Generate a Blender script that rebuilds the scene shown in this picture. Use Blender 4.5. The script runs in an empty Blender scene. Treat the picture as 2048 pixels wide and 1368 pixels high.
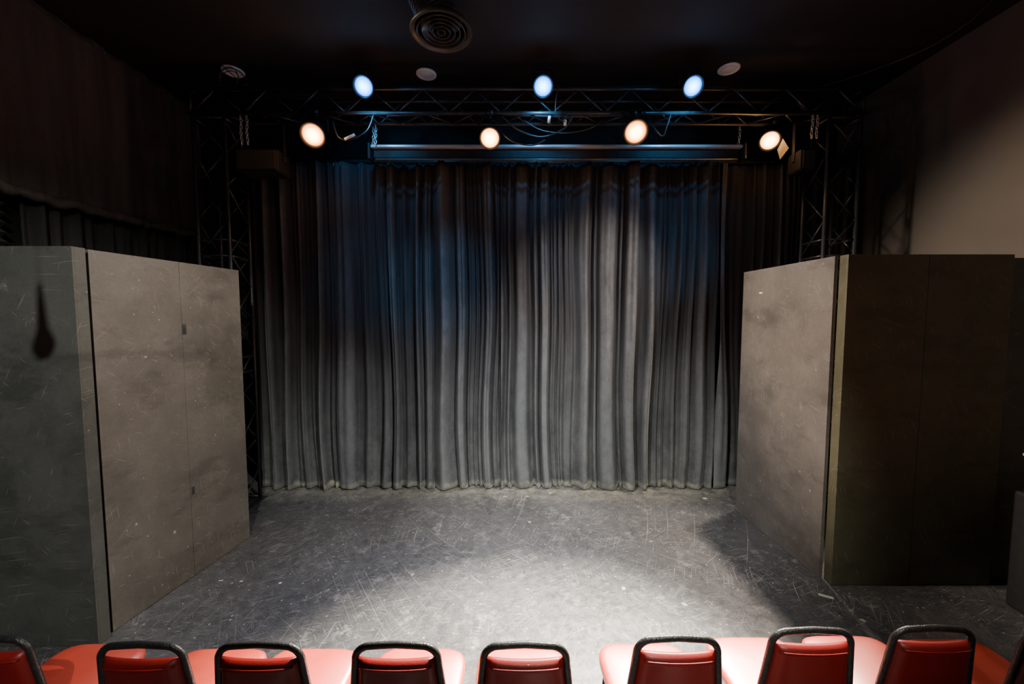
import bpy, bmesh, math, random
from mathutils import Vector, Matrix, noise
random.seed(7)
C = bpy.context.scene.collection

# ------------------------------------------------------------ materials
def new_mat(name):
    m = bpy.data.materials.new(name); m.use_nodes = True
    nt = m.node_tree
    b = nt.nodes['Principled BSDF']
    return m, nt, b
def N(nt, t, **kw):
    n = nt.nodes.new(t)
    for k, v in kw.items():
        setattr(n, k, v)
    return n
def L(nt, a, b): nt.links.new(a, b)
def math_node(nt, op, a, b=None, clamp=False):
    n = N(nt, 'ShaderNodeMath', operation=op); n.use_clamp = clamp
    for i, v in enumerate((a, b)):
        if v is None: continue
        if isinstance(v, (int, float)): n.inputs[i].default_value = v
        else: L(nt, v, n.inputs[i])
    return n.outputs[0]
def maprange(nt, v, a, b, c, d):
    n = N(nt, 'ShaderNodeMapRange'); n.clamp = True
    L(nt, v, n.inputs[0])
    for i, x in enumerate((a, b, c, d)): n.inputs[i+1].default_value = x
    return n.outputs[0]
def mixc(nt, fac, a, b):
    n = N(nt, 'ShaderNodeMix', data_type='RGBA')
    if isinstance(fac, (int, float)): n.inputs[0].default_value = fac
    else: L(nt, fac, n.inputs[0])
    for idx, v in ((6, a), (7, b)):
        if isinstance(v, tuple): n.inputs[idx].default_value = (*v, 1)
        else: L(nt, v, n.inputs[idx])
    return n.outputs[2]
def coords(nt, world):
    if world: return N(nt, 'ShaderNodeNewGeometry').outputs['Position']
    return N(nt, 'ShaderNodeTexCoord').outputs['Object']
def noise_tex(nt, vec, scale, detail=4, rough=0.55, stretch=None):
    if stretch:
        mp = N(nt, 'ShaderNodeMapping'); mp.inputs['Scale'].default_value = stretch
        L(nt, vec, mp.inputs[0]); vec = mp.outputs[0]
    n = N(nt, 'ShaderNodeTexNoise'); n.inputs['Scale'].default_value = scale
    n.inputs['Detail'].default_value = detail; n.inputs['Roughness'].default_value = rough
    L(nt, vec, n.inputs['Vector']); return n.outputs['Fac']
def bump(nt, b, h, strength=0.2, dist=0.01):
    n = N(nt, 'ShaderNodeBump'); n.inputs['Strength'].default_value = strength
    n.inputs['Distance'].default_value = dist
    L(nt, h, n.inputs['Height']); L(nt, n.outputs[0], b.inputs['Normal'])
def simple(name, c1, c2, scale=8, rough=0.5, metal=0.0, bstr=0.1, bscale=None, world=False, stretch=None, coat=0, coatr=0.03, spec=0.5):
    m, nt, b = new_mat(name)
    v = coords(nt, world)
    f = noise_tex(nt, v, scale, stretch=stretch)
    f = maprange(nt, f, 0.3, 0.7, 0, 1)
    L(nt, mixc(nt, f, c1, c2), b.inputs['Base Color'])
    b.inputs['Roughness'].default_value = rough
    b.inputs['Metallic'].default_value = metal
    b.inputs['Coat Weight'].default_value = coat
    b.inputs['Coat Roughness'].default_value = coatr
    if coat >= 1: b.inputs['Coat IOR'].default_value = 1.8
    b.inputs['Specular IOR Level'].default_value = spec
    if bstr:
        bump(nt, b, noise_tex(nt, v, bscale or scale*6), bstr, 0.004)
    return m
def scratch(nt, vec, rot, sl, sw, th, mask, seed, dist=0.12, freq=0.9, power=1.6):
    nz = N(nt, 'ShaderNodeTexNoise'); nz.inputs['Scale'].default_value = freq
    nz.inputs['Detail'].default_value = 1
    off = N(nt, 'ShaderNodeVectorMath', operation='ADD'); off.inputs[1].default_value = (seed*3.1, seed*1.7, seed)
    L(nt, vec, off.inputs[0]); L(nt, off.outputs[0], nz.inputs['Vector'])
    sc = N(nt, 'ShaderNodeVectorMath', operation='SCALE'); sc.inputs['Scale'].default_value = dist
    L(nt, nz.outputs['Color'], sc.inputs[0])
    ad = N(nt, 'ShaderNodeVectorMath', operation='ADD')
    L(nt, off.outputs[0], ad.inputs[0]); L(nt, sc.outputs[0], ad.inputs[1])
    r = N(nt, 'ShaderNodeVectorRotate'); r.rotation_type = 'Z_AXIS'
    r.inputs['Angle'].default_value = rot
    L(nt, ad.outputs[0], r.inputs['Vector'])
    mp = N(nt, 'ShaderNodeMapping'); mp.inputs['Scale'].default_value = (sl, sw, 1)
    L(nt, r.outputs[0], mp.inputs[0])
    vo = N(nt, 'ShaderNodeTexVoronoi'); vo.voronoi_dimensions = '2D'; vo.inputs['Scale'].default_value = 1
    L(nt, mp.outputs[0], vo.inputs['Vector'])
    line = maprange(nt, vo.outputs['Distance'], th, th*0.4, 0, 1)
    sep = N(nt, 'ShaderNodeSeparateColor'); L(nt, vo.outputs['Color'], sep.inputs[0])
    msk = maprange(nt, sep.outputs[0], 1-mask, 1, 0, 1)
    return math_node(nt, 'MULTIPLY', line, math_node(nt, 'POWER', msk, power))
def maxn(nt, lst):
    o = lst[0]
    for x in lst[1:]: o = math_node(nt, 'MAXIMUM', o, x)
    return o
def specks(nt, v, scale, rad, mask):
    nz = N(nt, 'ShaderNodeTexNoise'); nz.inputs['Scale'].default_value = scale*1.7; nz.inputs['Detail'].default_value = 3
    L(nt, v, nz.inputs['Vector'])
    sc = N(nt, 'ShaderNodeVectorMath', operation='SCALE'); sc.inputs['Scale'].default_value = 0.35/scale
    L(nt, nz.outputs['Color'], sc.inputs[0])
    ad = N(nt, 'ShaderNodeVectorMath', operation='ADD'); L(nt, v, ad.inputs[0]); L(nt, sc.outputs[0], ad.inputs[1])
    vo = N(nt, 'ShaderNodeTexVoronoi'); vo.inputs['Scale'].default_value = scale; L(nt, ad.outputs[0], vo.inputs['Vector'])
    sep = N(nt, 'ShaderNodeSeparateColor'); L(nt, vo.outputs['Color'], sep.inputs[0])
    return math_node(nt, 'MULTIPLY', maprange(nt, vo.outputs['Distance'], rad, rad*0.6, 0, 1), maprange(nt, sep.outputs[1], 1-mask, 1-mask*0.3, 0, 1))

def floor_mat():
    m, nt, b = new_mat('scuffed_stage_floor')
    v = coords(nt, True)
    f = maprange(nt, noise_tex(nt, v, 1.3, 6, 0.6), 0.35, 0.65, 0, 1)
    g = maprange(nt, noise_tex(nt, v, 14, 6, 0.75), 0.38, 0.7, 0, 1)
    h = maprange(nt, noise_tex(nt, v, 70, 4, 0.75), 0.5, 0.72, 0, 1)
    base = mixc(nt, f, (0.028, 0.029, 0.033), (0.056, 0.057, 0.061))
    base = mixc(nt, math_node(nt, 'MULTIPLY', g, 0.6), base, (0.108, 0.108, 0.110))
    base = mixc(nt, math_node(nt, 'MULTIPLY', h, 0.5), base, (0.17, 0.168, 0.163))
    s = N(nt, 'ShaderNodeSeparateXYZ'); L(nt, v, s.inputs[0])
    dust = math_node(nt, 'MULTIPLY', maprange(nt, s.outputs[1], 4.35, 4.70, 0, 0.8), maprange(nt, noise_tex(nt, v, 7, 6, 0.75), 0.4, 0.62, 0.15, 1))
    base = mixc(nt, dust, base, (0.24, 0.23, 0.18))
    ls = []
    random.seed(3)
    for i in range(9):
        ls.append(scratch(nt, v, random.uniform(0, 3.14), random.uniform(0.16, 0.6), random.uniform(40, 80), 0.10, 0.11, i+1, random.uniform(0.4, 1.8), 0.3, 0.9))
    for i in range(11):
        ls.append(scratch(nt, v, random.uniform(0, 3.14), random.uniform(0.8, 3.4), random.uniform(70, 140), 0.13, 0.17, i+31, random.uniform(0, 0.5), 0.6, 1.1))
    for i in range(2):
        ls.append(scratch(nt, v, random.uniform(0, 3.14), 7, 90, 0.2, 0.12, i+20, 0.02))
    sc = maxn(nt, ls)
    patch = maprange(nt, noise_tex(nt, v, 1.4, 4, 0.6), 0.38, 0.62, 0.3, 1)
    sc = math_node(nt, 'MULTIPLY', sc, patch)
    smear = math_node(nt, 'MULTIPLY', maprange(nt, noise_tex(nt, v, 5, 10, 0.82), 0.55, 0.70, 0, 0.65), patch)
    allm = maxn(nt, [math_node(nt, 'MULTIPLY', sc, 0.95), smear, math_node(nt, 'MULTIPLY', specks(nt, v, 6, 0.13, 0.18), 0.8), math_node(nt, 'MULTIPLY', specks(nt, v, 26, 0.20, 0.2), 0.75)])
    L(nt, mixc(nt, allm, base, (0.42, 0.41, 0.39)), b.inputs['Base Color'])
    L(nt, maprange(nt, g, 0, 1, 0.30, 0.48), b.inputs['Roughness'])
    bump(nt, b, g, 0.08, 0.003)
    return m
def flat_mat(name, c1, c2, seed):
    m, nt, b = new_mat(name)
    v = coords(nt, True)
    f = maprange(nt, noise_tex(nt, v, 1.3, 5, 0.6), 0.42, 0.58, 0, 1)
    g = maprange(nt, noise_tex(nt, v, 3.0, 10, 0.78), 0.45, 0.60, 0, 1)
    d = maprange(nt, noise_tex(nt, v, 2.2, 7, 0.7, stretch=(1, 1, 2.4)), 0.53, 0.62, 0, 1)
    fine = maprange(nt, noise_tex(nt, v, 60, 4, 0.7), 0.3, 0.7, 0, 1)
    base = mixc(nt, f, c1, c2)
    base = mixc(nt, math_node(nt, 'MULTIPLY', g, 0.5), base, tuple(x*1.35 for x in c2))
    base = mixc(nt, math_node(nt, 'MULTIPLY', d, 0.45), base, tuple(x*0.6 for x in c1))
    base = mixc(nt, math_node(nt, 'MULTIPLY', fine, 0.25), base, tuple(x*0.5 for x in c1))
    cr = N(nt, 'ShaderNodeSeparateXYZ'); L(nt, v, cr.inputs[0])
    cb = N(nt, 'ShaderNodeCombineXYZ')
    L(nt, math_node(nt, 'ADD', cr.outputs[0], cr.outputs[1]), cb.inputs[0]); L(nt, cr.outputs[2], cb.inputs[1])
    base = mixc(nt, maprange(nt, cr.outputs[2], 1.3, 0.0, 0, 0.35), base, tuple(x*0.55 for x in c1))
    random.seed(seed)
    ls = [scratch(nt, cb.outputs[0], random.uniform(0, 3.14), random.uniform(0.9, 5), 120, 0.16, 0.03, i+1+seed, random.uniform(0, .3), 0.6, 0.6) for i in range(6)]
    chips = specks(nt, v, 8, 0.10, 0.18)
    chips2 = specks(nt, v, 24, 0.15, 0.14)
    scuff = math_node(nt, 'MULTIPLY', maprange(nt, noise_tex(nt, v, 8, 10, 0.85), 0.59, 0.69, 0, 0.7), maprange(nt, noise_tex(nt, v, 1.1, 2), 0.46, 0.58, 0, 1))
    sc = maxn(nt, ls+[chips, chips2, scuff])
    L(nt, mixc(nt, math_node(nt, 'MULTIPLY', sc, 0.7), base, (0.36, 0.34, 0.31)), b.inputs['Base Color'])
    L(nt, maprange(nt, f, 0, 1, 0.42, 0.6), b.inputs['Roughness'])
    bump(nt, b, g, 0.12, 0.004)
    return m
def velvet_mat(name, c1, c2, hem=True):
    m, nt, b = new_mat(name)
    v = coords(nt, True)
    f = maprange(nt, noise_tex(nt, v, 5, 5, 0.6, stretch=(3, 3, 0.3)), 0.35, 0.65, 0, 1)
    base = mixc(nt, f, c1, c2)
    g = maprange(nt, noise_tex(nt, v, 60, 3, 0.7), 0.35, 0.7, 0, 1)
    base = mixc(nt, math_node(nt, 'MULTIPLY', g, 0.25), base, tuple(x*2 for x in c2))
    if hem:
        at = N(nt, 'ShaderNodeAttribute'); at.attribute_name = 'ridge_highlight'
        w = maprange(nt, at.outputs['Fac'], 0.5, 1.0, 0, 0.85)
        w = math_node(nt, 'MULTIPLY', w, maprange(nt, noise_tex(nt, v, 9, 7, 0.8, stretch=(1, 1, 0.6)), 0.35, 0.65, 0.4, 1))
        base = mixc(nt, w, base, (0.100, 0.104, 0.110))  # fold ridges painted paler as highlights, valleys left dark
        s = N(nt, 'ShaderNodeSeparateXYZ'); L(nt, v, s.inputs[0])
        z = math_node(nt, 'ADD', s.outputs[2], math_node(nt, 'MULTIPLY', noise_tex(nt, v, 6, 5, 0.7), -0.18))
        d = maprange(nt, z, 0.01, -0.04, 0, 0.9)
        d = math_node(nt, 'MULTIPLY', d, maprange(nt, noise_tex(nt, v, 4, 4), 0.35, 0.6, 0.3, 1))
        base = mixc(nt, d, base, (0.30, 0.29, 0.21))
        dd = math_node(nt, 'MULTIPLY', maprange(nt, s.outputs[2], 1.9, 0.0, 0, 0.7), maprange(nt, noise_tex(nt, v, 2.2, 8, 0.82, stretch=(1, 1, 0.7)), 0.40, 0.62, 0.2, 1))
        base = mixc(nt, dd, base, (0.110, 0.113, 0.105))
    L(nt, base, b.inputs['Base Color'])
    b.inputs['Roughness'].default_value = 0.75
    b.inputs['Sheen Weight'].default_value = 0.18
    b.inputs['Sheen Roughness'].default_value = 0.3
    b.inputs['Specular IOR Level'].default_value = 0.2
    bump(nt, b, g, 0.15, 0.003)
    return m
def emit_mat(name, core, rim, s, rimf, r0, r1):
    """lamp glass: hot filament centre, coloured rim (object origin sits at the lens centre)"""
    m, nt, b = new_mat(name)
    v = coords(nt, False)
    ln = N(nt, 'ShaderNodeVectorMath', operation='LENGTH'); L(nt, v, ln.inputs[0])
    f = maprange(nt, ln.outputs['Value'], r0, r1, 0, 1)
    col = mixc(nt, f, core, rim)
    vo = N(nt, 'ShaderNodeTexVoronoi'); vo.inputs['Scale'].default_value = 60; L(nt, v, vo.inputs['Vector'])
    st = math_node(nt, 'MULTIPLY', maprange(nt, f, 0, 1, s, s*rimf), maprange(nt, vo.outputs['Distance'], 0, 1, 1.1, 0.8))
    L(nt, col, b.inputs['Base Color']); L(nt, col, b.inputs['Emission Color'])
    L(nt, st, b.inputs['Emission Strength'])
    return m

M = dict(
 floor=floor_mat(),
 wallb=simple('black_painted_wall', (0.012, 0.012, 0.012), (0.018, 0.016, 0.015), 3, 0.8, world=True),
 wallr=simple('taupe_painted_wall', (0.090, 0.074, 0.060), (0.105, 0.087, 0.072), 2, 0.8, world=True),
 ceil=simple('black_painted_ceiling', (0.017, 0.015, 0.014), (0.024, 0.021, 0.020), 1.5, 0.85, world=True, spec=0.25),
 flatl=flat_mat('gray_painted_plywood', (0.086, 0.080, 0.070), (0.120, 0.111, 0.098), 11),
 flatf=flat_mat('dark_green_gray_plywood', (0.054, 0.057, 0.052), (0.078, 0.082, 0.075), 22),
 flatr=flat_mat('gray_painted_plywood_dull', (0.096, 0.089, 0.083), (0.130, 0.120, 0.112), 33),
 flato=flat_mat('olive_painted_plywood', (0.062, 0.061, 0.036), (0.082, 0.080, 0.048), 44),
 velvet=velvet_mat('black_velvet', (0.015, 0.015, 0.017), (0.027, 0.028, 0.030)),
 drape=velvet_mat('dark_brown_drape', (0.055, 0.046, 0.040), (0.08, 0.067, 0.058), False),
 drapeb=velvet_mat('black_drape', (0.020, 0.019, 0.019), (0.031, 0.030, 0.030), False),
 steel=simple('black_coated_steel', (0.028, 0.028, 0.030), (0.05, 0.05, 0.052), 20, 0.35, 0.3),
 alu=simple('brushed_aluminium', (0.30, 0.31, 0.32), (0.38, 0.39, 0.40), 20, 0.35, 0.2, stretch=(0.1, 3, 3)),
 bar=simple('dark_metal_bar', (0.05, 0.05, 0.048), (0.08, 0.08, 0.076), 20, 0.4, 0.3),
 black=simple('black_plastic', (0.008, 0.008, 0.009), (0.014, 0.014, 0.015), 15, 0.7, spec=0.3),
 cable=simple('black_rubber_cable', (0.03, 0.03, 0.031), (0.05, 0.05, 0.05), 15, 0.45),
 chain=simple('galvanised_chain', (0.3, 0.3, 0.3), (0.45, 0.45, 0.44), 30, 0.35, 0.5),
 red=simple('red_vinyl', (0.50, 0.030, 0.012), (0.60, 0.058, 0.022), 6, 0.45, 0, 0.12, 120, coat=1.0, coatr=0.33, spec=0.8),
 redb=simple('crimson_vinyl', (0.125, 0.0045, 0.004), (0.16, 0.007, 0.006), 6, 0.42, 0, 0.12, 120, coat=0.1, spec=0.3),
 frame=simple('black_hammertone_metal', (0.018, 0.018, 0.018), (0.035, 0.034, 0.033), 60, 0.32, 0.4, 0.6, 140),
 white=simple('white_tape', (0.35, 0.34, 0.31), (0.5, 0.49, 0.45), 40, 0.6, world=True),
 cwhite=simple('white_ceiling_fitting', (0.8, 0.76, 0.75), (0.88, 0.84, 0.83), 10, 0.5),
 beige=simple('cream_enamel', (0.30, 0.25, 0.16), (0.38, 0.32, 0.21), 10, 0.4),
 duct=simple('dark_gray_duct', (0.055, 0.052, 0.050), (0.08, 0.077, 0.073), 10, 0.4, 0.2),
 foam=simple('charcoal_foam', (0.016, 0.016, 0.016), (0.028, 0.027, 0.026), 30, 0.9),
 warm=emit_mat('warm_lamp_glass', (1.0, 0.68, 0.27), (1.0, 0.24, 0.01), 16, 0.09, 0.04, 0.098),
 blue=emit_mat('cyan_lamp_glass', (0.08, 0.66, 1.0), (0.0, 0.18, 1.0), 10, 0.16, 0.02, 0.082),
)

# ------------------------------------------------------------ geometry helpers
def finish(o, name, parent=None, label=None, cat=None, kind=None, group=None):
    if parent is not None: o.parent = parent
    if label: o['label'] = label
    if cat: o['category'] = cat
    if kind: o['kind'] = kind
    if group: o['group'] = group
    return o
def obj_from(name, verts, faces, mat, smooth=False, origin=(0, 0, 0), **kw):
    me = bpy.data.meshes.new(name)
    ox = Vector(origin)
    me.from_pydata([tuple(Vector(v)-ox) for v in verts], [], faces)
    me.materials.append(mat)
    if smooth:
        for p in me.polygons: p.use_smooth = True
    me.update()
    o = bpy.data.objects.new(name, me); C.objects.link(o); o.location = ox
    par = kw.get('parent')
    if par is not None: o.location = ox - par.location
    return finish(o, name, **kw)
def empty(name, loc, label, cat, group=None):
    o = bpy.data.objects.new(name, None); o.empty_display_size = 0.1
    C.objects.link(o); o.location = loc
    return finish(o, name, None, label, cat, None, group)
def bbox(lo, hi, bev=0.0, mtx=None, seg=2):
    bm = bmesh.new()
    bmesh.ops.create_cube(bm, size=1)
    lo = Vector(lo); hi = Vector(hi)
    for v in bm.verts:
        v.co = Vector([lo[i] + (v.co[i]+0.5)*(hi[i]-lo[i]) for i in range(3)])
    if bev: bmesh.ops.bevel(bm, geom=bm.edges[:], offset=bev, segments=seg, affect='EDGES', profile=0.5)
    if mtx is not None: bmesh.ops.transform(bm, matrix=mtx, verts=bm.verts)
    bm.verts.index_update()
    vs = [v.co.copy() for v in bm.verts]; fs = [[v.index for v in f.verts] for f in bm.faces]
    bm.free(); return vs, fs
def merge(*parts):
    V = []; F = []
    for vs, fs in parts:
        n = len(V); V += list(vs); F += [[i+n for i in f] for f in fs]
    return V, F
def sweep(pts, r, seg=8, closed=False, sx=1.0, sy=1.0, up=None):
    pts = [Vector(p) for p in pts]; n = len(pts)
    V = []; F = []; prev = None
    for i, p in enumerate(pts):
        if closed: t = pts[(i+1) % n]-pts[i-1]
        else: t = pts[min(i+1, n-1)]-pts[max(i-1, 0)]
        t.normalize()
        if prev is None:
            a = Vector(up) if up else (Vector((0, 0, 1)) if abs(t.z) < 0.9 else Vector((1, 0, 0)))
        else: a = prev
        a = (a - t*a.dot(t)).normalized(); prev = a
        b = t.cross(a)
        rr = r[i] if isinstance(r, (list, tuple)) else r
        for k in range(seg):
            an = 2*math.pi*k/seg
            V.append(p + a*math.cos(an)*rr*sx + b*math.sin(an)*rr*sy)
    m = n if closed else n-1
    for i in range(m):
        for k in range(seg):
            j = (i+1) % n
            F.append([i*seg+k, i*seg+(k+1) % seg, j*seg+(k+1) % seg, j*seg+k])
    if not closed:
        F.append(list(range(seg))[::-1]); F.append([(n-1)*seg+k for k in range(seg)])
    return V, F
def spline(pts, n=8, closed=False):
    P = [Vector(p) for p in pts]; out = []
    m = len(P) if closed else len(P)-1
    for i in range(m):
        if closed: p0, p1, p2, p3 = P[i-1], P[i], P[(i+1) % len(P)], P[(i+2) % len(P)]
        else: p0, p1, p2, p3 = P[max(i-1, 0)], P[i], P[i+1], P[min(i+2, len(P)-1)]
        for k in range(n):
            t = k/n
            out.append(0.5*((2*p1)+(p2-p0)*t+(2*p0-5*p1+4*p2-p3)*t*t+(3*p1-p0-3*p2+p3)*t**3))
    if not closed: out.append(P[-1])
    return out
def lathe(profile, seg=32, mtx=None):
    V = []; F = []
    for (r, z) in profile:
        for k in range(seg):
            a = 2*math.pi*k/seg; V.append(Vector((r*math.cos(a), r*math.sin(a), z)))
    for i in range(len(profile)-1):
        for k in range(seg):
            F.append([i*seg+k, i*seg+(k+1) % seg, (i+1)*seg+(k+1) % seg, (i+1)*seg+k])
    if mtx is not None: V = [mtx @ v for v in V]
    return V, F
def aim_mtx(loc, d):
    q = Vector(d).normalized().to_track_quat('Z', 'Y')
    return Matrix.Translation(Vector(loc)) @ q.to_matrix().to_4x4()

# ------------------------------------------------------------ room
XL, XR, YB, YF, ZC = -4.12, 4.2, 5.35, -3.2, 4.7
def structure(name, lo, hi, mat):
    vs, fs = bbox(lo, hi); return obj_from(name, vs, fs, mat, kind='structure')
structure('floor', (XL-.1, YF-.1, -0.1), (XR+.1, YB+.1, 0), M['floor'])
structure('ceiling', (XL-.1, YF-.1, ZC), (XR+.1, YB+.1, ZC+0.1), M['ceil'])
structure('wall_back', (XL-.1, YB, 0), (XR+.1, YB+.1, ZC), M['wallb'])
structure('wall_left', (XL-.1, YF, 0), (XL, YB, ZC), M['wallb'])
structure('wall_right', (XR, YF, 0), (XR+.1, YB, ZC), M['wallr'])
structure('wall_front', (XL-.1, YF-.1, 0), (XR+.1, YF, ZC), M['wallb'])

# ------------------------------------------------------------ drapes
def drape(name, s0, s1, z0, z1, mapf, mat, seed, amp=0.045, wmin=0.09, wmax=0.2, ds=0.0065, nz=60, sag=0, origin=(0, 0, 0), topfine=0.4, **kw):
    rnd = random.Random(seed)
    b = [s0-0.5]; A = []; SK = []; PW = []
    while b[-1] < s1+0.5:
        w = wmin+(wmax-wmin)*rnd.random()**1.4
        b.append(b[-1]+w); A.append(rnd.uniform(0.35, 1.3)*min(1, 0.35+0.9*w/wmax)); SK.append(rnd.uniform(-1.2, 1.2)); PW.append(rnd.choice((0.5, 0.8, 1.2, 1.8, 2.4))*rnd.uniform(0.8, 1.2))
    A.append(1); SK.append(0); PW.append(1)
    fine = [rnd.uniform(0, 6.28) for _ in A]
    def off(s, z):
        h = (z-z0)/(z1-z0)
        s2 = s + 0.11*noise.noise(Vector((s*1.3, z*0.45, seed))) * (1.2-h) + 0.026*noise.noise(Vector((s*4, z*0.5, seed+9)))
        lo, hi = 0, len(b)-1
        while hi-lo > 1:
            mid = (lo+hi)//2
            if b[mid] <= s2: lo = mid
            else: hi = mid
        t = (s2-b[lo])/(b[lo+1]-b[lo])
        ph = t*2*math.pi
        ph2 = ph + SK[lo]*math.sin(ph)*0.78
        a = max(0, (1-math.cos(ph2))*0.5)
        rr = a**PW[lo]
        life = 0.5+1.0*(0.5+0.5*noise.noise(Vector((b[lo]*5.3, z*0.45, seed+21))))
        dd = -amp*A[lo]*rr*life*(1.1-0.3*h)
        dd -= amp*0.4*topfine*(h+0.3)*math.sin(ph*2+fine[lo])*math.sin(ph/2)**2
        dd += 0.008*noise.noise(Vector((s*12, z*0.6, seed+5)))
        dd += 0.05*noise.noise(Vector((s*1.1, z*0.3, seed+7)))
        dd += 0.016*max(0, 1-h*5)*noise.noise(Vector((s*12, z*7, seed+11)))
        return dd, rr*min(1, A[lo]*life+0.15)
    ns = int((s1-s0)/ds); V = []; F = []; W = []
    for j in range(nz+1):
        for i in range(ns+1):
            s = s0+(s1-s0)*i/ns
            u = i/ns
            zb = z0 - sag*math.sin(math.pi*u) + 0.008+0.008*noise.noise(Vector((s*6, 1, seed)))
            z = zb+(z1-zb)*j/nz
            o, w = off(s, z)
            V.append(mapf(s, o, z)); W.append(w)
    for j in range(nz):
        for i in range(ns):
            a = j*(ns+1)+i; F.append([a, a+1, a+ns+2, a+ns+1])
    o = obj_from(name, V, F, mat, True, origin=origin, **kw)
    at = o.data.attributes.new('ridge_highlight', 'FLOAT', 'POINT'); at.data.foreach_set('value', W)
    md = o.modifiers.new('thickness', 'SOLIDIFY'); md.thickness = 0.004; md.offset = 1
    return o, off
CY = 4.81
VK = dict(amp=0.115, wmin=0.05, wmax=0.27)
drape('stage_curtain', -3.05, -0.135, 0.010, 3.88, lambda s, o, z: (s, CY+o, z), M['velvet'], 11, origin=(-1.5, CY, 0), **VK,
      label="heavy black velvet stage curtain with dusty pleats, painted ridge highlights and worn hem", cat='curtain', group='black stage curtains')
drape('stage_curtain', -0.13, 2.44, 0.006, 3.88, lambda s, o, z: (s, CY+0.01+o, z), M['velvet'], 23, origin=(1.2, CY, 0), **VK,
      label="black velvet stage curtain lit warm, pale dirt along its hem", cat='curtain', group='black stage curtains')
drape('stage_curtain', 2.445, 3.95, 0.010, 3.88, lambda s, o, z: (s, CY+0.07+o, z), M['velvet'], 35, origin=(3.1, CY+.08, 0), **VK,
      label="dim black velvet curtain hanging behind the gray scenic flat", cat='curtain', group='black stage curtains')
vs, fs = sweep([(-3.1, CY+.0, 3.91), (4.0, CY+.0, 3.91)], 0.024, 12)
obj_from('curtain_rail', vs, fs, M['steel'], True, origin=(0.4, CY, 3.9), label="black steel pipe carrying the stage curtains", cat='curtain rail')

up, _ = drape('wall_drape', 2.0, 5.25, 3.13, 4.69, lambda s, o, z: (-3.96-o, s, z), M['drape'], 5, amp=0.05, wmin=0.22, wmax=0.5, ds=0.02, nz=24, sag=0.04,
      origin=(-3.98, 3.6, 3.13), label="dusty dark brown drape swagged high along the side wall", cat='drape')
hp = []; hr = []
for i in range(120):
    y = 2.0+3.25*i/119
    hp.append((-3.90+0.03*noise.noise(Vector((y*7, 2, 2))), y, 3.12-0.04*math.sin(math.pi*i/119)+0.035*noise.noise(Vector((y*7, 0, 4)))))
    hr.append(0.038+0.022*noise.noise(Vector((y*16, 3, 1))))
vs, fs = sweep(hp, hr, 10)
obj_from('hem', vs, fs, M['drape'], True, origin=(-3.93, 3.6, 3.1), parent=up, label='bunched dusty hem roll')
drape('lower_wall_drape', 3.3, 5.25, 0.006, 3.06, lambda s, o, z: (-4.03-o, s, z), M['drapeb'], 15, amp=0.09, wmin=0.1, wmax=0.18, ds=0.014, nz=20,
      origin=(-4.03, 4.2, 0), label="pleated black drape covering the lower side wall", cat='drape')
V = []; F = []
for k in range(9):
    z = 2.35+k*0.075
    n = len(V)
    for y in (2.65, 3.22):
        V += [(-4.115, y, z), (-4.06, y, z), (-4.0, y, z+0.0375), (-4.06, y, z+0.075), (-4.115, y, z+0.075)]
    F += [[n+i, n+(i+1) % 5, n+5+(i+1) % 5, n+5+i] for i in range(5)] + [[n+4, n+3, n+2, n+1, n], [n+5, n+6, n+7, n+8, n+9]]
obj_from('acoustic_foam_panel', V, F, M['foam'], origin=(-4.1, 2.93, 2.35), label="charcoal wedge acoustic foam panel fixed to the wall", cat='foam panel')

# ------------------------------------------------------------ scenic flats
def flat(p0, p1, nrm, th, h, mat, label, latches=(), group='scenic flats', tape=None, gap=0.001):
    """p0->p1 visible face line on the floor; nrm = outward visible normal; body lies behind it"""
    p0 = Vector((*p0, 0)); p1 = Vector((*p1, 0)); n = Vector((*nrm, 0)).normalized()
    d = (p1-p0); ln = d.length; d.normalize()
    n = (n - d*n.dot(d)).normalized()
    mt = Matrix(((d.x, -n.x, 0, p0.x), (d.y, -n.y, 0, p0.y), (0, 0, 1, 0), (0, 0, 0, 1)))
    c = (p0+p1)/2 - n*th/2
    e = empty('scenic_flat', (c.x, c.y, 0), label, 'scenic flat', group)
    vs, fs = bbox((gap, 0, 0.004), (ln-gap, 0.012, h), 0.0015 if gap > .0005 else 0.0004, mt)
    obj_from('plywood_face', vs, fs, mat, origin=(c.x, c.y, 0), parent=e)
    fr = []
    for a, b2 in (((0.002, 0.0125, 0.0), (0.055, th, h)), ((ln-0.055, 0.0125, 0.0), (ln-0.002, th, h)),
                  ((0.056, 0.0125, h-0.05), (ln-0.056, th, h)), ((0.056, 0.0125, 0.004), (ln-0.056, th, 0.055)),
                  ((0.056, 0.0125, h/2-.025), (ln-0.056, th, h/2+.025))):
        fr.append(bbox(a, b2, 0.002, mt))
    vs, fs = merge(*fr)
    obj_from('timber_frame', vs, fs, mat, origin=(c.x, c.y, 0), parent=e)
    for (t, z, s) in latches:
        x = t*ln
        g = merge(bbox((x-0.014*s, -0.004, z-0.04*s), (x+0.014*s, -0.0003, z+0.04*s), 0.001, mt), bbox((x-0.004, -0.009, z-0.03*s), (x+0.004, -0.0042, z+0.015*s), 0.001, mt))
        obj_from('latch', g[0], g[1], M['cable'], origin=(c.x, c.y, 0), parent=e, label='small dark metal latch plate')
    if tape:
        t, z = tape; x = t*ln
        g = bbox((x-0.022, -0.0015, z-0.007), (x+0.022, -0.0005, z+0.007), 0, mt)
        obj_from('tape_strip', g[0], g[1], M['cwhite'], origin=(c.x, c.y, 0), parent=e, label='short white tape strip')
    return e
HL, HR = 2.52, 2.56
a, m_, z_ = Vector((-2.659, 2.538)), Vector((-2.575, 3.122)), Vector((-2.493, 3.682))
flat(a, m_, (1, 0), 0.07, HL, M['flatl'], "scuffed gray painted plywood flat hinged to the folding panel")
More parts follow.
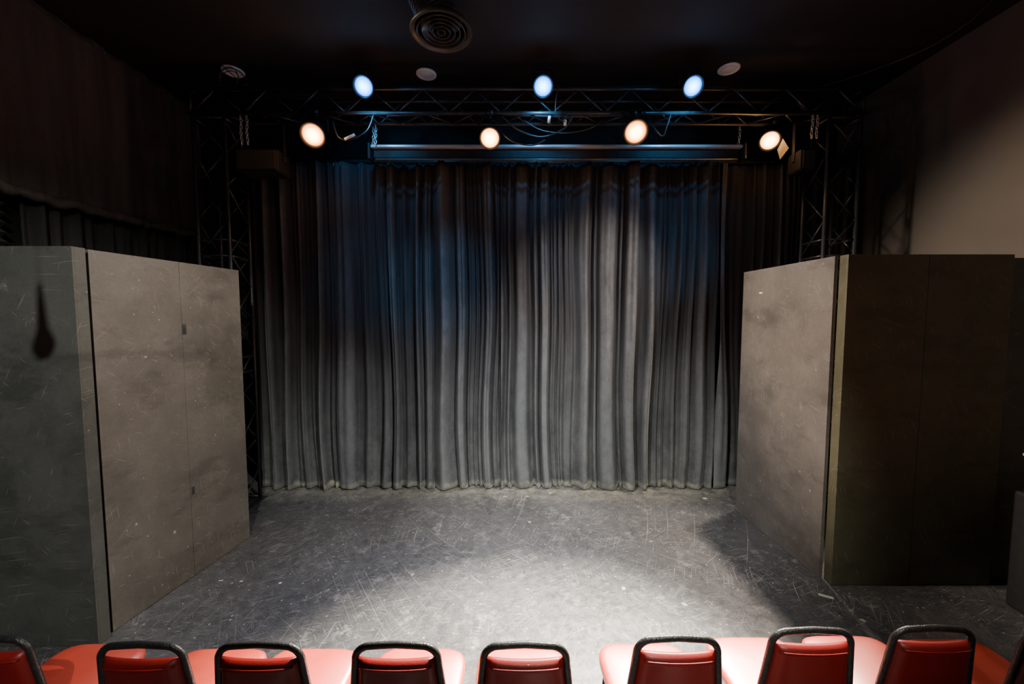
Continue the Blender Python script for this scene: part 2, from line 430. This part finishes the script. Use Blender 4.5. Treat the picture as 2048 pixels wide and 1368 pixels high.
flat(m_, z_, (1, 0), 0.07, HL, M['flatl'], "scuffed gray painted plywood flat reaching toward the curtain", latches=((0.03, 2.0, 1.0), (0.04, 0.70, 0.8)))
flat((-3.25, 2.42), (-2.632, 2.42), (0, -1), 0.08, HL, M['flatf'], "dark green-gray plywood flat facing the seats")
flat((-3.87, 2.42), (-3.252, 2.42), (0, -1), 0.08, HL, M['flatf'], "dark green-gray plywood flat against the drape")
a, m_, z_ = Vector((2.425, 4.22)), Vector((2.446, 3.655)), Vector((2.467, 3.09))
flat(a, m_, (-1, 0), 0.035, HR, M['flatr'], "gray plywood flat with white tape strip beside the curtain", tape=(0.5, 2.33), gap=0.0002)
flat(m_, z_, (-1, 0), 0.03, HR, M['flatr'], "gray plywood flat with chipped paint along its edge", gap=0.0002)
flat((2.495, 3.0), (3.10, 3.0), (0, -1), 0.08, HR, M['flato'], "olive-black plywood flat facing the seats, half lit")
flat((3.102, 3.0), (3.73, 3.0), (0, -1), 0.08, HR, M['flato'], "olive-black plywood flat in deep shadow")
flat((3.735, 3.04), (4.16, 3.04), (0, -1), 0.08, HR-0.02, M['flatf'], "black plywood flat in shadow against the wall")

# ------------------------------------------------------------ trusses
def truss(name, origin, axis, length, w, u, v, seg, label, rc=0.019, rb=0.009, faces=(0, 1, 2, 3), rungs=False):
    o = Vector(origin); ax = Vector(axis); u = Vector(u)*w; v = Vector(v)*w
    e = empty(name, o, label, 'truss')
    cs = [Vector((0, 0, 0)), u, u+v, v]
    for c in cs:
        vs, fs = sweep([o+c, o+c+ax*length], rc, 10)
        obj_from('chord', vs, fs, M['steel'], True, origin=o+c, parent=e)
    n = max(1, round(length/seg))
    st = (length-0.04)/n
    for f in faces:
        c0, c1 = cs[f], cs[(f+1) % 4]
        for i in range(n):
            p, q = (c0, c1) if i % 2 == 0 else (c1, c0)
            vs, fs = sweep([o+p+ax*(st*i+.02), o+q+ax*(st*(i+1)+.02)], rb, 7)
            obj_from('brace', vs, fs, M['steel'], True, origin=o+p+ax*st*i, parent=e)
    pos = [0.02, length-0.02] + ([length*0.36, length*0.4, length*.66, length*.7] if rungs else [])
    for t in pos:
        for f in range(4):
            vs, fs = sweep([o+cs[f]+ax*t, o+cs[(f+1) % 4]+ax*t], rb*1.2, 8)
            obj_from('rung', vs, fs, M['steel'], True, origin=o+cs[f]+ax*t, parent=e)
    return e
truss('lighting_truss', (-3.28, 4.2, 4.16), (1, 0, 0), 6.86, 0.235, (0, 0, 1), (0, 1, 0), 0.265,
      "black steel box truss spanning the stage between two towers", faces=(0, 2, 3))
truss('truss_tower', (-3.23, 4.18, 0.012), (0, 0, 1), 4.115, 0.32, (1, 0, 0), (0, 1, 0), 0.34, "black steel lattice tower beside the dark drape", rungs=True)
truss('truss_tower', (3.21, 4.18, 0.012), (0, 0, 1), 4.115, 0.32, (1, 0, 0), (0, 1, 0), 0.34, "black steel lattice tower beside the brown wall", rungs=True)
for x in (-3.07, 3.37):
    vs, fs = bbox((x-.22, 4.12, 0.0), (x+.22, 4.56, 0.011), 0.004)
    obj_from('tower_base_plate', vs, fs, M['steel'], origin=(x, 4.34, 0), label="square black steel plate under the lattice tower", cat='base plate', group='tower base plates')

# ------------------------------------------------------------ stage lights
def add_spot(loc, target, energy, color, angle, blend, radius=0.05, parent=None, name='lamp_beam'):
    ld = bpy.data.lights.new(name, 'SPOT'); ld.energy = energy; ld.color = color
    ld.spot_size = math.radians(angle); ld.spot_blend = blend; ld.shadow_soft_size = radius
    o = bpy.data.objects.new(name, ld); C.objects.link(o)
    o.rotation_euler = (Vector(target)-Vector(loc)).to_track_quat('-Z', 'Y').to_euler()
    o.location = Vector(loc) - (parent.location if parent else Vector((0, 0, 0)))
    if parent: o.parent = parent
    return o
def add_point(loc, energy, color, radius=0.05, parent=None, name='lamp_spill'):
    ld = bpy.data.lights.new(name, 'POINT'); ld.energy = energy; ld.color = color; ld.shadow_soft_size = radius
    o = bpy.data.objects.new(name, ld); C.objects.link(o)
    o.location = Vector(loc) - (parent.location if parent else Vector((0, 0, 0)))
    if parent: o.parent = parent
def fixture(loc, d, R, length, glass, label, clampz, clampy, target, energy, color, angle, blend, group, barn=False, spill=10):
    loc = Vector(loc); d = Vector(d).normalized()
    e = empty('stage_light', (loc.x, loc.y, loc.z-R), label, 'stage light', group)
    mt = aim_mtx(loc, d)
    prof = [(R*0.93, 0.0), (R*1.1, 0.02), (R*1.12, -0.005), (R*1.06, -0.03), (R*1.0, -0.04), (R*0.96, -length*0.5), (R*0.7, -length*0.78), (R*0.62, -length), (0.001, -length*1.02)]
    vs, fs = lathe(prof, 32, mt)
    obj_from('housing', vs, fs, M['black'], True, origin=loc, parent=e)
    vs, fs = lathe([(R*0.94, 0.0), (R*0.7, 0.010), (R*0.4, 0.016), (0.0005, 0.019)], 32, mt)
    obj_from('lens', vs, fs, M[glass], True, origin=loc, parent=e, label='glowing '+('amber' if glass == 'warm' else 'cyan')+' lens')
    c = loc - d*length*0.4
    yk = [(c.x-R*1.22, c.y, c.z), (c.x-R*1.22, c.y, c.z+R*1.2), (c.x-R*0.7, c.y, c.z+R*1.75), (c.x+R*0.7, c.y, c.z+R*1.75), (c.x+R*1.22, c.y, c.z+R*1.2), (c.x+R*1.22, c.y, c.z)]
    vs, fs = sweep(yk, 0.014, 6, sx=0.35, sy=1)
    obj_from('yoke', vs, fs, M['black'], False, origin=c, parent=e)
    tp = Vector((c.x, clampy, clampz))
    g = merge(sweep([(c.x, c.y, c.z+R*1.7), (c.x, (c.y+clampy)/2, (c.z+R*1.7+clampz)/2), tp], 0.010, 8),
              sweep([(c.x-.025, clampy, clampz), (c.x+.025, clampy, clampz)], 0.032, 12))
    obj_from('clamp', g[0], g[1], M['steel'], True, origin=tp, parent=e)
    if barn:
        side = Vector((1, 0.1, 0)).normalized(); side = (side - d*side.dot(d)).normalized()
        upv = d.cross(side).normalized()
        if upv.z < 0: upv = -upv
        def P(a_, b_, c_): return loc + side*a_*R + upv*b_*R + d*c_
        q = [P(1.15, 0.45, 0.01), P(1.15, -0.75, 0.01), P(1.8, -1.6, 0.05), P(2.1, -0.3, 0.05)]
        q2 = [p + d*0.003 for p in q]
        fs = [[0, 1, 2, 3], [7, 6, 5, 4], [0, 4, 5, 1], [1, 5, 6, 2], [2, 6, 7, 3], [3, 7, 4, 0]]
        obj_from('barn_door', q+q2, fs, M['beige'], origin=loc, parent=e, label='open cream metal barn door flap')
    add_spot(loc+d*0.05, target, energy, color, angle, blend, 0.06, e)
    add_point(loc+d*0.10, spill, (1.0, 0.5, 0.18) if glass == 'warm' else (0.12, 0.45, 1.0), 0.05, e)
    if glass == 'blue':
        add_spot(loc+Vector((0.0, -0.02, -0.13)), (loc.x, 4.5, 3.95), 26, (0.06, 0.45, 1.0), 100, 0.8, 0.04, e, 'lamp_spill')
    return e
FW = (1.0, 0.86, 0.68)
fixture((-1.98, 4.10, 3.90), (0.12, -0.8, -0.6), 0.108, 0.22, 'warm', "black stage light glowing amber beneath the truss", 4.16, 4.20, (2.4, 3.5, 1.0), 240, (1.0, 0.82, 0.66), 56, 1.0, 'amber stage lights', spill=6)
fixture((-0.22, 4.10, 3.87), (0, -0.8, -0.6), 0.094, 0.22, 'warm', "black stage light glowing amber above the curtain middle", 4.16, 4.20, (-2.5, 3.0, 2.0), 340, FW, 62, 1.0, 'amber stage lights', spill=4)
fixture((1.23, 4.10, 3.93), (-0.1, -0.8, -0.6), 0.108, 0.20, 'warm', "black stage light glowing amber above brightly lit curtain", 4.16, 4.20, (0.10, 1.75, 0.0), 15000, (1.0, 0.90, 0.74), 46, 1.0, 'amber stage lights', spill=5)
fixture((2.79, 4.46, 4.00), (-0.35, -0.75, -0.6), 0.095, 0.18, 'warm', "black stage light glowing amber with open barn door", 4.18, 4.435, (0.6, 2.8, 0.0), 1900, (1.0, 0.84, 0.68), 66, 0.9, 'amber stage lights', barn=True, spill=3)
for x, lab in ((-1.425, "black stage light glowing cyan at the truss end"), (0.298, "black stage light glowing cyan mid truss among cables"), (1.737, "black stage light glowing cyan on the truss top")):
    fixture((x, 3.99, 4.305), (0, -0.82, -0.57), 0.088, 0.13, 'blue', lab, 4.40, 4.20, (x*0.5-0.5, 2.2, 0.0), 180, (0.28, 0.56, 1.0), 50, 0.9, 'cyan stage lights', spill=5)

# house lamps above and behind the seats; the last two spots are added
add_spot((3.0, 0.3, 4.45), (0.95, 4.7, 2.4), 2300, (1.0, 0.88, 0.78), 23, 1.0, 0.05)
add_spot((-2.8, 0.0, 4.45), (1.5, 4.7, 1.6), 600, (1.0, 0.94, 0.88), 26, 1.0, 0.05)
add_spot((2.6, -0.8, 4.4), (-0.7, 4.7, 0.2), 2700, (0.95, 0.98, 1.0), 35, 1.0, 0.05)
add_spot((-2.6, -0.8, 4.4), (1.0, 4.7, 0.2), 2100, (0.95, 0.98, 1.0), 35, 1.0, 0.05)
BL = (0.18, 0.55, 1.0)
add_spot((2.4, -0.8, 4.4), (-0.75, 4.7, 2.45), 1500, BL, 14, 1.0, 0.12)
add_spot((1.2, -0.8, 4.4), (-1.60, 4.7, 2.6), 600, BL, 14, 1.0, 0.12)
add_spot((-1.6, -0.8, 4.4), (0.60, 4.7, 2.6), 500, BL, 10, 1.0, 0.12)
add_spot((3.4, -0.8, 4.4), (2.0, 4.7, 2.8), 800, BL, 12, 1.0, 0.12)
LP = Vector((0.0, -1.5, 4.4))
add_spot(LP, (-3.0, 2.4, 1.3), 950, (1.0, 0.99, 0.93), 46, 0.9, 0.02)
add_spot((0.3, -1.5, 4.4), (0.85, 3.0, 0.9), 1300, (1.0, 0.99, 0.88), 39, 0.9, 0.04)
add_spot((-3.2, 3.0, 4.5), (4.2, 2.7, 1.7), 2600, (1.0, 0.83, 0.66), 36, 0.65, 0.3)  # unseen spot added high at stage left to wash the right wall
add_spot((2.2, 0.6, 4.5), (2.05, 1.8, 0.46), 70, (1.0, 0.85, 0.8), 18, 1.0, 0.05)  # unseen spot added to brighten the far-right seat
# unseen soft area light, added behind the camera to lift the ambient
ld = bpy.data.lights.new('added_fill', 'AREA'); ld.shape = 'RECTANGLE'; ld.size = 5; ld.size_y = 1.5; ld.energy = 13; ld.color = (1.0, 0.86, 0.76)
o = bpy.data.objects.new('added_fill', ld); C.objects.link(o); o.location = (0, -2.6, 3.0)
o.rotation_euler = Vector((0, 1, 0.06)).to_track_quat('-Z', 'Z').to_euler()

# hanging microphone whose shadow falls on the folding panel
P1 = LP.lerp(Vector((-2.84, 2.42, 2.29)), 0.5); P2 = LP.lerp(Vector((-2.868, 2.42, 1.85)), 0.5)
e = empty('hanging_microphone', (P1.x, P1.y, P2.z), "black microphone hanging from the ceiling on a thin cord", 'microphone')
hgt = P1.z-P2.z
vs, fs = lathe([(0.001, 0.0), (0.018, 0.004), (0.029, 0.025), (0.030, 0.045), (0.022, 0.07), (0.015, 0.09), (0.011, hgt*0.7), (0.006, hgt), (0.001, hgt)], 20, Matrix.Translation((P1.x, P1.y, P2.z)))
obj_from('body', vs, fs, M['black'], True, origin=(P1.x, P1.y, P2.z), parent=e)
vs, fs = sweep([(P1.x, P1.y, P1.z-0.005), (P1.x, P1.y, ZC-0.002)], 0.0012, 6)
obj_from('cord', vs, fs, M['cable'], True, origin=(P1.x, P1.y, P1.z), parent=e)

# ------------------------------------------------------------ projection screen case, chains, speakers
e = empty('projection_screen', (0.52, 4.5, 3.78), "retracted projection screen case hanging under the truss on chains", 'projection screen')
x0, x1 = -1.53, 2.50
vs, fs = bbox((x0, 4.44, 3.92), (x1, 4.56, 3.955), 0.012); obj_from('case', vs, fs, M['alu'], origin=(0.52, 4.5, 3.9), parent=e, label='brushed aluminium case top catching blue light')
vs, fs = bbox((x0+0.02, 4.48, 3.825), (x1-0.02, 4.54, 3.918), 0.006); obj_from('fabric_roll_cover', vs, fs, M['black'], origin=(0.52, 4.5, 3.83), parent=e)
vs, fs = sweep([(x0+0.05, 4.46, 3.80), (x1-0.05, 4.46, 3.80)], 0.013, 10); obj_from('weight_bar', vs, fs, M['bar'], True, origin=(0.52, 4.46, 3.8), parent=e)
for x in (x0-0.014, x1+0.014):
    vs, fs = bbox((x-0.012, 4.43, 3.80), (x+0.012, 4.57, 3.97), 0.006); obj_from('end_cap', vs, fs, M['black'], origin=(x, 4.5, 3.8), parent=e)
def chain(x, y, z0, z1, label):
    parts = []; n = int((z1-z0)/0.032)
    for i in range(n):
        z = z1-0.02-i*0.032
        ring = []
        for k in range(14):
            a = 2*math.pi*k/14
            w, h = 0.011*math.cos(a), 0.021*math.sin(a)
            ring.append((x+(w if i % 2 else 0)+0.004*math.sin(i), y+(0 if i % 2 else w), z+h))
        parts.append(sweep(ring, 0.0038, 6, closed=True))
    vs, fs = merge(*parts)
    obj_from('chain', vs, fs, M['chain'], True, origin=(x, y, z1), label=label, cat='chain', group='hanging chains')
chain(-1.50, 4.46, 3.955, 4.15, "steel link chain holding the screen case")
chain(-1.46, 4.42, 3.90, 4.15, "steel link chain hanging beside the screen case")
chain(2.46, 4.46, 3.955, 4.15, "steel link chain holding the screen case")
for x in (-2.77, -2.71, 3.12, 3.07):
    chain(x, 4.22, 3.84 if x < 0 else 3.9, 4.15, "steel link chain hanging from the truss above the speaker")
def speaker(x0, x1, y0, y1, z0, z1, label):
    c = ((x0+x1)/2, (y0+y1)/2, z0)
    e = empty('loudspeaker', c, label, 'speaker', 'hanging loudspeakers')
    vs, fs = bbox((x0, y0, z0), (x1, y1, z1), 0.02); obj_from('cabinet', vs, fs, M['black'], origin=c, parent=e)
    vs, fs = bbox((x0+.02, y0-.012, z0+.02), (x1-.02, y0-.001, z1-.02), 0.004); obj_from('grille', vs, fs, M['foam'], origin=c, parent=e)
    ym = (y0+y1)/2
    g = merge(bbox((x0-.012, ym-.02, z1-.1), (x0-.002, ym+.02, 4.135), 0.002), bbox((x1+.002, ym-.02, z1-.1), (x1+.012, ym+.02, 4.135), 0.002),
              bbox((x0-.012, ym-.02, 4.125), (x1+.012, ym+.02, 4.139), 0.002))
    obj_from('bracket', g[0], g[1], M['steel'], origin=c, parent=e)
speaker(-2.86, -2.42, 4.24, 4.50, 3.60, 3.83, "black loudspeaker hung beneath the truss beside the tower")
speaker(3.0, 3.165, 4.27, 4.48, 3.62, 3.84, "black loudspeaker hung beneath the truss by the brown wall")

# ------------------------------------------------------------ cables
def cable(pts, r, label, n=8, mat='cable', **kw):
    p = spline(pts, n)
    vs, fs = sweep(p, r, 7)
    return obj_from('cable', vs, fs, M[mat], True, origin=pts[0], label=label, cat='cable', **kw)
cable([(-0.1, 4.18, 4.12), (0.05, 4.15, 3.98), (0.28, 4.14, 3.90), (0.5, 4.15, 3.97), (0.62, 4.18, 4.12)], 0.007, "black cable drooping beneath the truss middle")
cable([(0.12, 4.3, 4.14), (0.3, 4.28, 4.03), (0.55, 4.28, 4.0), (0.8, 4.3, 4.05), (0.95, 4.3, 4.14)], 0.006, "thin black cable looped under the truss")
cable([(-0.15, 4.12, 3.98), (0.0, 4.1, 3.84), (0.2, 4.1, 3.80), (0.33, 4.12, 3.86)], 0.006, "black power cable curling from an amber lamp")
cable([(0.46, 4.10, 4.38), (0.43, 4.08, 4.2), (0.44, 4.08, 4.08), (0.52, 4.12, 4.04), (0.56, 4.18, 4.14)], 0.006, "black cable hanging beside a cyan lamp")
cable([(1.38, 4.15, 4.05), (1.5, 4.12, 3.9), (1.55, 4.13, 4.0), (1.6, 4.17, 4.13)], 0.006, "black cable hanging beside an amber lamp")
cable([(-1.80, 4.15, 4.05), (-1.72, 4.1, 3.88), (-1.6, 4.1, 3.86), (-1.45, 4.12, 3.95), (-1.4, 4.18, 4.13)], 0.007, "black power cable drooping from an amber lamp")
cable([(-2.6, 4.24, 4.425), (-1.6, 4.22, 4.43), (-0.5, 4.23, 4.425), (0.5, 4.24, 4.43), (1.6, 4.22, 4.43), (3.1, 4.24, 4.425)], 0.009, "long black cable strapped along the truss top")
cable([(-1.3, 4.32, 4.195), (-0.4, 4.3, 4.205), (0.6, 4.34, 4.195), (1.7, 4.3, 4.21), (2.6, 4.32, 4.2)], 0.012, "black cable loom lying inside the truss")
cable([(3.40, 4.75, 4.685), (3.75, 4.45, 4.69), (4.0, 4.05, 4.685), (4.03, 3.7, 4.69), (3.92, 3.4, 4.685), (3.8, 2.8, 4.69)], 0.008, "thin black cable clipped across the ceiling")
lp = []
for i in range(26):
    a = i*0.75
    lp.append((-2.92+0.12*math.cos(a)+0.004*i, 4.25+0.05*math.sin(a*0.7), 4.52+0.11*math.sin(a)-0.001*i))
cable([(-3.0, 4.3, 4.69)]+lp+[(-2.8, 4.2, 4.42)], 0.004, "tangled coil of thin cable hanging near the ceiling", n=4)
for (p, q, lab) in (((-1.66, 4.09, 3.855), (-1.56, 4.09, 3.90), "pale cable connector on the drooping power cable"), ((0.53, 4.14, 4.01), (0.535, 4.14, 4.06), "small white tag on the truss cables"), ((0.36, 4.06, 4.0), (0.37, 4.06, 4.06), "small metal cable plug hanging below the truss")):
    vs, fs = sweep([p, q], 0.014, 8); obj_from('cable_connector', vs, fs, M['cwhite'], True, origin=p, label=lab, cat='connector')

# ------------------------------------------------------------ ceiling fittings
for x, y, lab in ((-0.92, 4.47, "round white ceiling fitting behind the truss"), (2.28, 4.38, "round white ceiling fitting near the truss end"), (-2.96, 4.42, "round white ceiling fitting beside a cable tangle")):
    e = empty('ceiling_downlight', (x, y, ZC), lab, 'downlight', 'ceiling downlights')
    vs, fs = lathe([(0.108, 0.0), (0.108, -0.008), (0.098, -0.016), (0.075, -0.016), (0.07, -0.008)], 32, Matrix.Translation((x, y, ZC-0.001)))
    obj_from('trim_ring', vs, fs, M['cwhite'], True, origin=(x, y, ZC), parent=e)
    vs, fs = lathe([(0.071, -0.006), (0.05, -0.012), (0.0005, -0.014)], 32, Matrix.Translation((x, y, ZC-0.001)))
    obj_from('diffuser', vs, fs, M['cwhite'], True, origin=(x, y, ZC), parent=e)
VX, VY, VZ = -0.57, 3.38, 4.38
e = empty('air_vent', (VX, VY, VZ), "round dark gray ceiling air diffuser with concentric louvers", 'air vent')
T = Matrix.Translation((VX, VY, VZ))
vs, fs = lathe([(0.245, 0.0), (0.25, 0.012), (0.225, 0.05), (0.17, 0.10), (0.168, 0.10), (0.20, 0.045), (0.215, 0.01), (0.245, 0.0)], 48, T)
obj_from('flange', vs, fs, M['duct'], True, origin=(VX, VY, VZ), parent=e)
for i, r in enumerate((0.19, 0.15, 0.11, 0.07, 0.03)):
    vs, fs = lathe([(r, 0.0), (r+0.004, 0.0), (r-0.014, 0.045), (r-0.018, 0.045), (r, 0.0)], 40, T)
    obj_from('louver_ring', vs, fs, M['duct'], True, origin=(VX, VY, VZ), parent=e)
pts = []; rr = []
for i in range(40):
    t = i/39
    pts.append((VX-0.12*t, VY-0.02*t, VZ+0.07+t*0.249)); rr.append(0.165+0.004*math.cos(i*1.57))
vs, fs = sweep(pts, rr, 28)
obj_from('duct', vs, fs, M['duct'], True, origin=(VX, VY, VZ), parent=e, label='ribbed dark gray duct')

# ------------------------------------------------------------ tape marks
for (x, y, w, h, r) in ((-0.08, 4.55, .05, .014, 0), (0.18, 4.55, .04, .014, 0.1), (2.23, 4.50, .05, .035, .3), (2.36, 2.88, .09, .03, -.5), (-2.32, 3.06, .03, .012, 0.2), (-2.15, 3.05, .025, .012, 0), (-1.83, 3.03, .02, .02, .4)):
    mt = Matrix.Translation((x, y, 0)) @ Matrix.Rotation(r, 4, 'Z')
    vs, fs = bbox((-w/2, -h/2, 0.0002), (w/2, h/2, 0.0012), 0, mt)
    obj_from('tape_mark', vs, fs, M['white'], origin=(x, y, 0), label="small worn white tape mark on the stage floor", cat='tape mark', group='floor tape marks')

# ------------------------------------------------------------ dark cabinet at the edge of the stage
e = empty('equipment_stand', (3.8, 2.58, 0), "black equipment stand with a gray lever handle beside the flats", 'equipment stand')
vs, fs = bbox((3.60, 2.36, 0.0), (4.1, 2.80, 0.86), 0.02); obj_from('cabinet', vs, fs, M['black'], origin=(3.8, 2.58, 0), parent=e)
vs, fs = sweep([(3.64, 2.5, 0.862), (3.64, 2.5, 1.2)], 0.018, 10); obj_from('post', vs, fs, M['black'], True, origin=(3.64, 2.5, .86), parent=e)
vs, fs = sweep([(3.27, 2.5, 1.22), (3.66, 2.5, 1.20)], 0.012, 8); obj_from('handle', vs, fs, M['alu'], True, origin=(3.3, 2.5, 1.2), parent=e, label='gray metal lever')

# ------------------------------------------------------------ chairs
def rounded_slab(w, d, z0, z1, n=48, p=5, taper=0.0, crown=0.012, inset=0.02):
    V = []; F = []; H = z1-z0
    rows = [(-inset*1.2, z0), (0, z0+H*0.2), (0.002, z0+H*0.5), (0, z0+H*0.75), (-inset*.5, z0+H*0.93), (-inset*1.3, z1), (-0.06, z1+crown*.5), (-0.12, z1+crown*.9), (-0.18, z1+crown)]
    for (off, z) in rows:
        for k in range(n):
            a = 2*math.pi*k/n
            c, s = math.cos(a), math.sin(a)
            x = (w/2+off)*math.copysign(abs(c)**(2/p), c); y = (d/2+off)*math.copysign(abs(s)**(2/p), s)
            x *= 1+taper*(y/(d/2))
            V.append((x, y, z))
    for i in range(len(rows)-1):
        for k in range(n):
            F.append([i*n+k, i*n+(k+1) % n, (i+1)*n+(k+1) % n, (i+1)*n+k])
    F.append(list(range(n))[::-1]); F.append([(len(rows)-1)*n+k for k in range(n)])
    return V, F
TOPZ = 0.868
def back_y(z): return -0.205 - 0.045*max(0, (z-0.45))/(TOPZ-0.45)
def make_chair(loc, yaw, label):
    e = empty('banquet_chair', (0, 0, 0), label, 'chair', 'front row of chairs')
    V, F = rounded_slab(0.42, 0.42, 0.405, 0.462, taper=0.05)
    parts = []
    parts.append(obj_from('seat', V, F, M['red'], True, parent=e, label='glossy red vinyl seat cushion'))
    V, F = rounded_slab(0.39, 0.39, 0.385, 0.404, taper=0.05, crown=0, inset=0.004)
    parts.append(obj_from('seat_pan', V, F, M['frame'], False, parent=e))
    pts = []
    hw0, hw1 = 0.190, 0.158
    for i in range(9):
        z = 0.34+(0.79-0.34)*i/8
        hw = hw0+(hw1-hw0)*max(0, (z-0.5))/(0.3)
        pts.append((-hw, back_y(z), z))
    R = 0.062
    for i in range(1, 8):
        a = math.pi-(math.pi/2)*i/8
        pts.append((-hw1+R+R*math.cos(a), back_y(0.8+R*math.sin(a)), TOPZ-0.006-R+R*math.sin(a)))
    for x in (-0.07, -0.035, 0.0):
        pts.append((x, back_y(TOPZ), TOPZ-0.004+0.004*(1-abs(x)/.07)))
    pts = pts+[(-p[0], p[1], p[2]) for p in pts[::-1][1:]]
    V, F = sweep(pts, 0.0125, 12, sx=0.9, sy=1.1, up=(0, 1, 0))
    parts.append(obj_from('back_frame', V, F, M['frame'], True, parent=e, label='arched black hammertone metal frame'))
    V = []; F = []; nx, nz = 14, 16
    def padpt(u, w, side):
        z = 0.50+(0.812-0.50)*w
        hw = (hw0+(hw1-hw0)*max(0, (z-0.5))/0.3)-0.0135
        x = hw*(2*u-1)
        edge = min(1, min(u, 1-u)*9, min(w, 1-w)*14)
        th = 0.006+0.018*math.sqrt(max(0, edge*(2-edge)))
        if w > 0.86 and side < 0: th += 0.002
        cy = back_y(z)-0.012*(1-(2*u-1)**2)
        return (x, cy+side*th, z+0.0)
    for side in (-1, 1):
        for j in range(nz+1):
            for i in range(nx+1):
                V.append(padpt(i/nx, j/nz, side))
    o1 = (nx+1)*(nz+1)
    for j in range(nz):
        for i in range(nx):
            a = j*(nx+1)+i
            F.append([a, a+1, a+nx+2, a+nx+1]); F.append([o1+a, o1+a+nx+1, o1+a+nx+2, o1+a+1])
    for i in range(nx):
        F.append([i, o1+i, o1+i+1, i+1]); a = nz*(nx+1)+i; F.append([a, a+1, o1+a+1, o1+a])
    for j in range(nz):
        a = j*(nx+1); F.append([a, a+nx+1, o1+a+nx+1, o1+a]); a += nx; F.append([a, o1+a, o1+a+nx+1, a+nx+1])
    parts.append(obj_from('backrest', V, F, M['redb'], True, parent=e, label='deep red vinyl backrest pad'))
    pp = []
    for i in range(15):
        u = 0.03+0.94*i/14; x, y, z = padpt(u, 0.93, -1); pp.append((x, y-0.001, z))
    V, F = sweep(pp, 0.003, 6)
    parts.append(obj_from('piping', V, F, M['redb'], True, parent=e, label='thin red piping seam'))
    for sx in (-1, 1):
        V, F = sweep([(sx*0.165, 0.165, 0.395), (sx*0.18, 0.19, 0.2), (sx*0.19, 0.21, 0.0)], 0.0115, 10)
        parts.append(obj_from('leg', V, F, M['frame'], True, parent=e))
        V, F = sweep([(sx*0.190, -0.205, 0.36), (sx*0.19, -0.215, 0.2), (sx*0.19, -0.25, 0.0)], 0.0115, 10)
        parts.append(obj_from('leg', V, F, M['frame'], True, parent=e))
    e.location = loc; e.rotation_euler = (0, 0, yaw)
    return e, parts
def copy_chair(src, parts, loc, yaw, label):
    e = src.copy(); C.objects.link(e); e.location = loc; e.rotation_euler = (0, 0, yaw); e['label'] = label
    for p in parts:
        q = p.copy(); C.objects.link(q); q.parent = e
    return e
rows = [(-2.02, 1.71, 0.0), (-1.40, 1.68, 0.0), (-0.955, 1.68, 0.0), (-0.437, 1.68, 0.0), (0.049, 1.68, 0.0), (0.638, 1.71, 0.0), (1.185, 1.75, 0.0), (1.675, 1.76, 0.0), (2.17, 1.74, 0.0)]
labels = ["red vinyl banquet chair with arched black frame, at the row end", "red vinyl banquet chair with arched black metal frame"]
src, parts = make_chair((rows[0][0], rows[0][1], 0), rows[0][2], labels[0])
for i, (x, y, a) in enumerate(rows[1:]):
    copy_chair(src, parts, (x, y, 0), a, labels[0] if i == len(rows)-2 else labels[1])

# ------------------------------------------------------------ world + camera
w = bpy.data.worlds.new('World'); bpy.context.scene.world = w; w.use_nodes = True
w.node_tree.nodes['Background'].inputs[0].default_value = (0.02, 0.02, 0.02, 1)
cam = bpy.data.cameras.new('Camera'); cam.lens = 36*800/2048; cam.sensor_width = 36; cam.clip_start = 0.02
co = bpy.data.objects.new('Camera', cam); C.objects.link(co)
co.location = (0, 0, 2.1); co.rotation_euler = (math.radians(90-3.65), 0, 0)
bpy.context.scene.camera = co
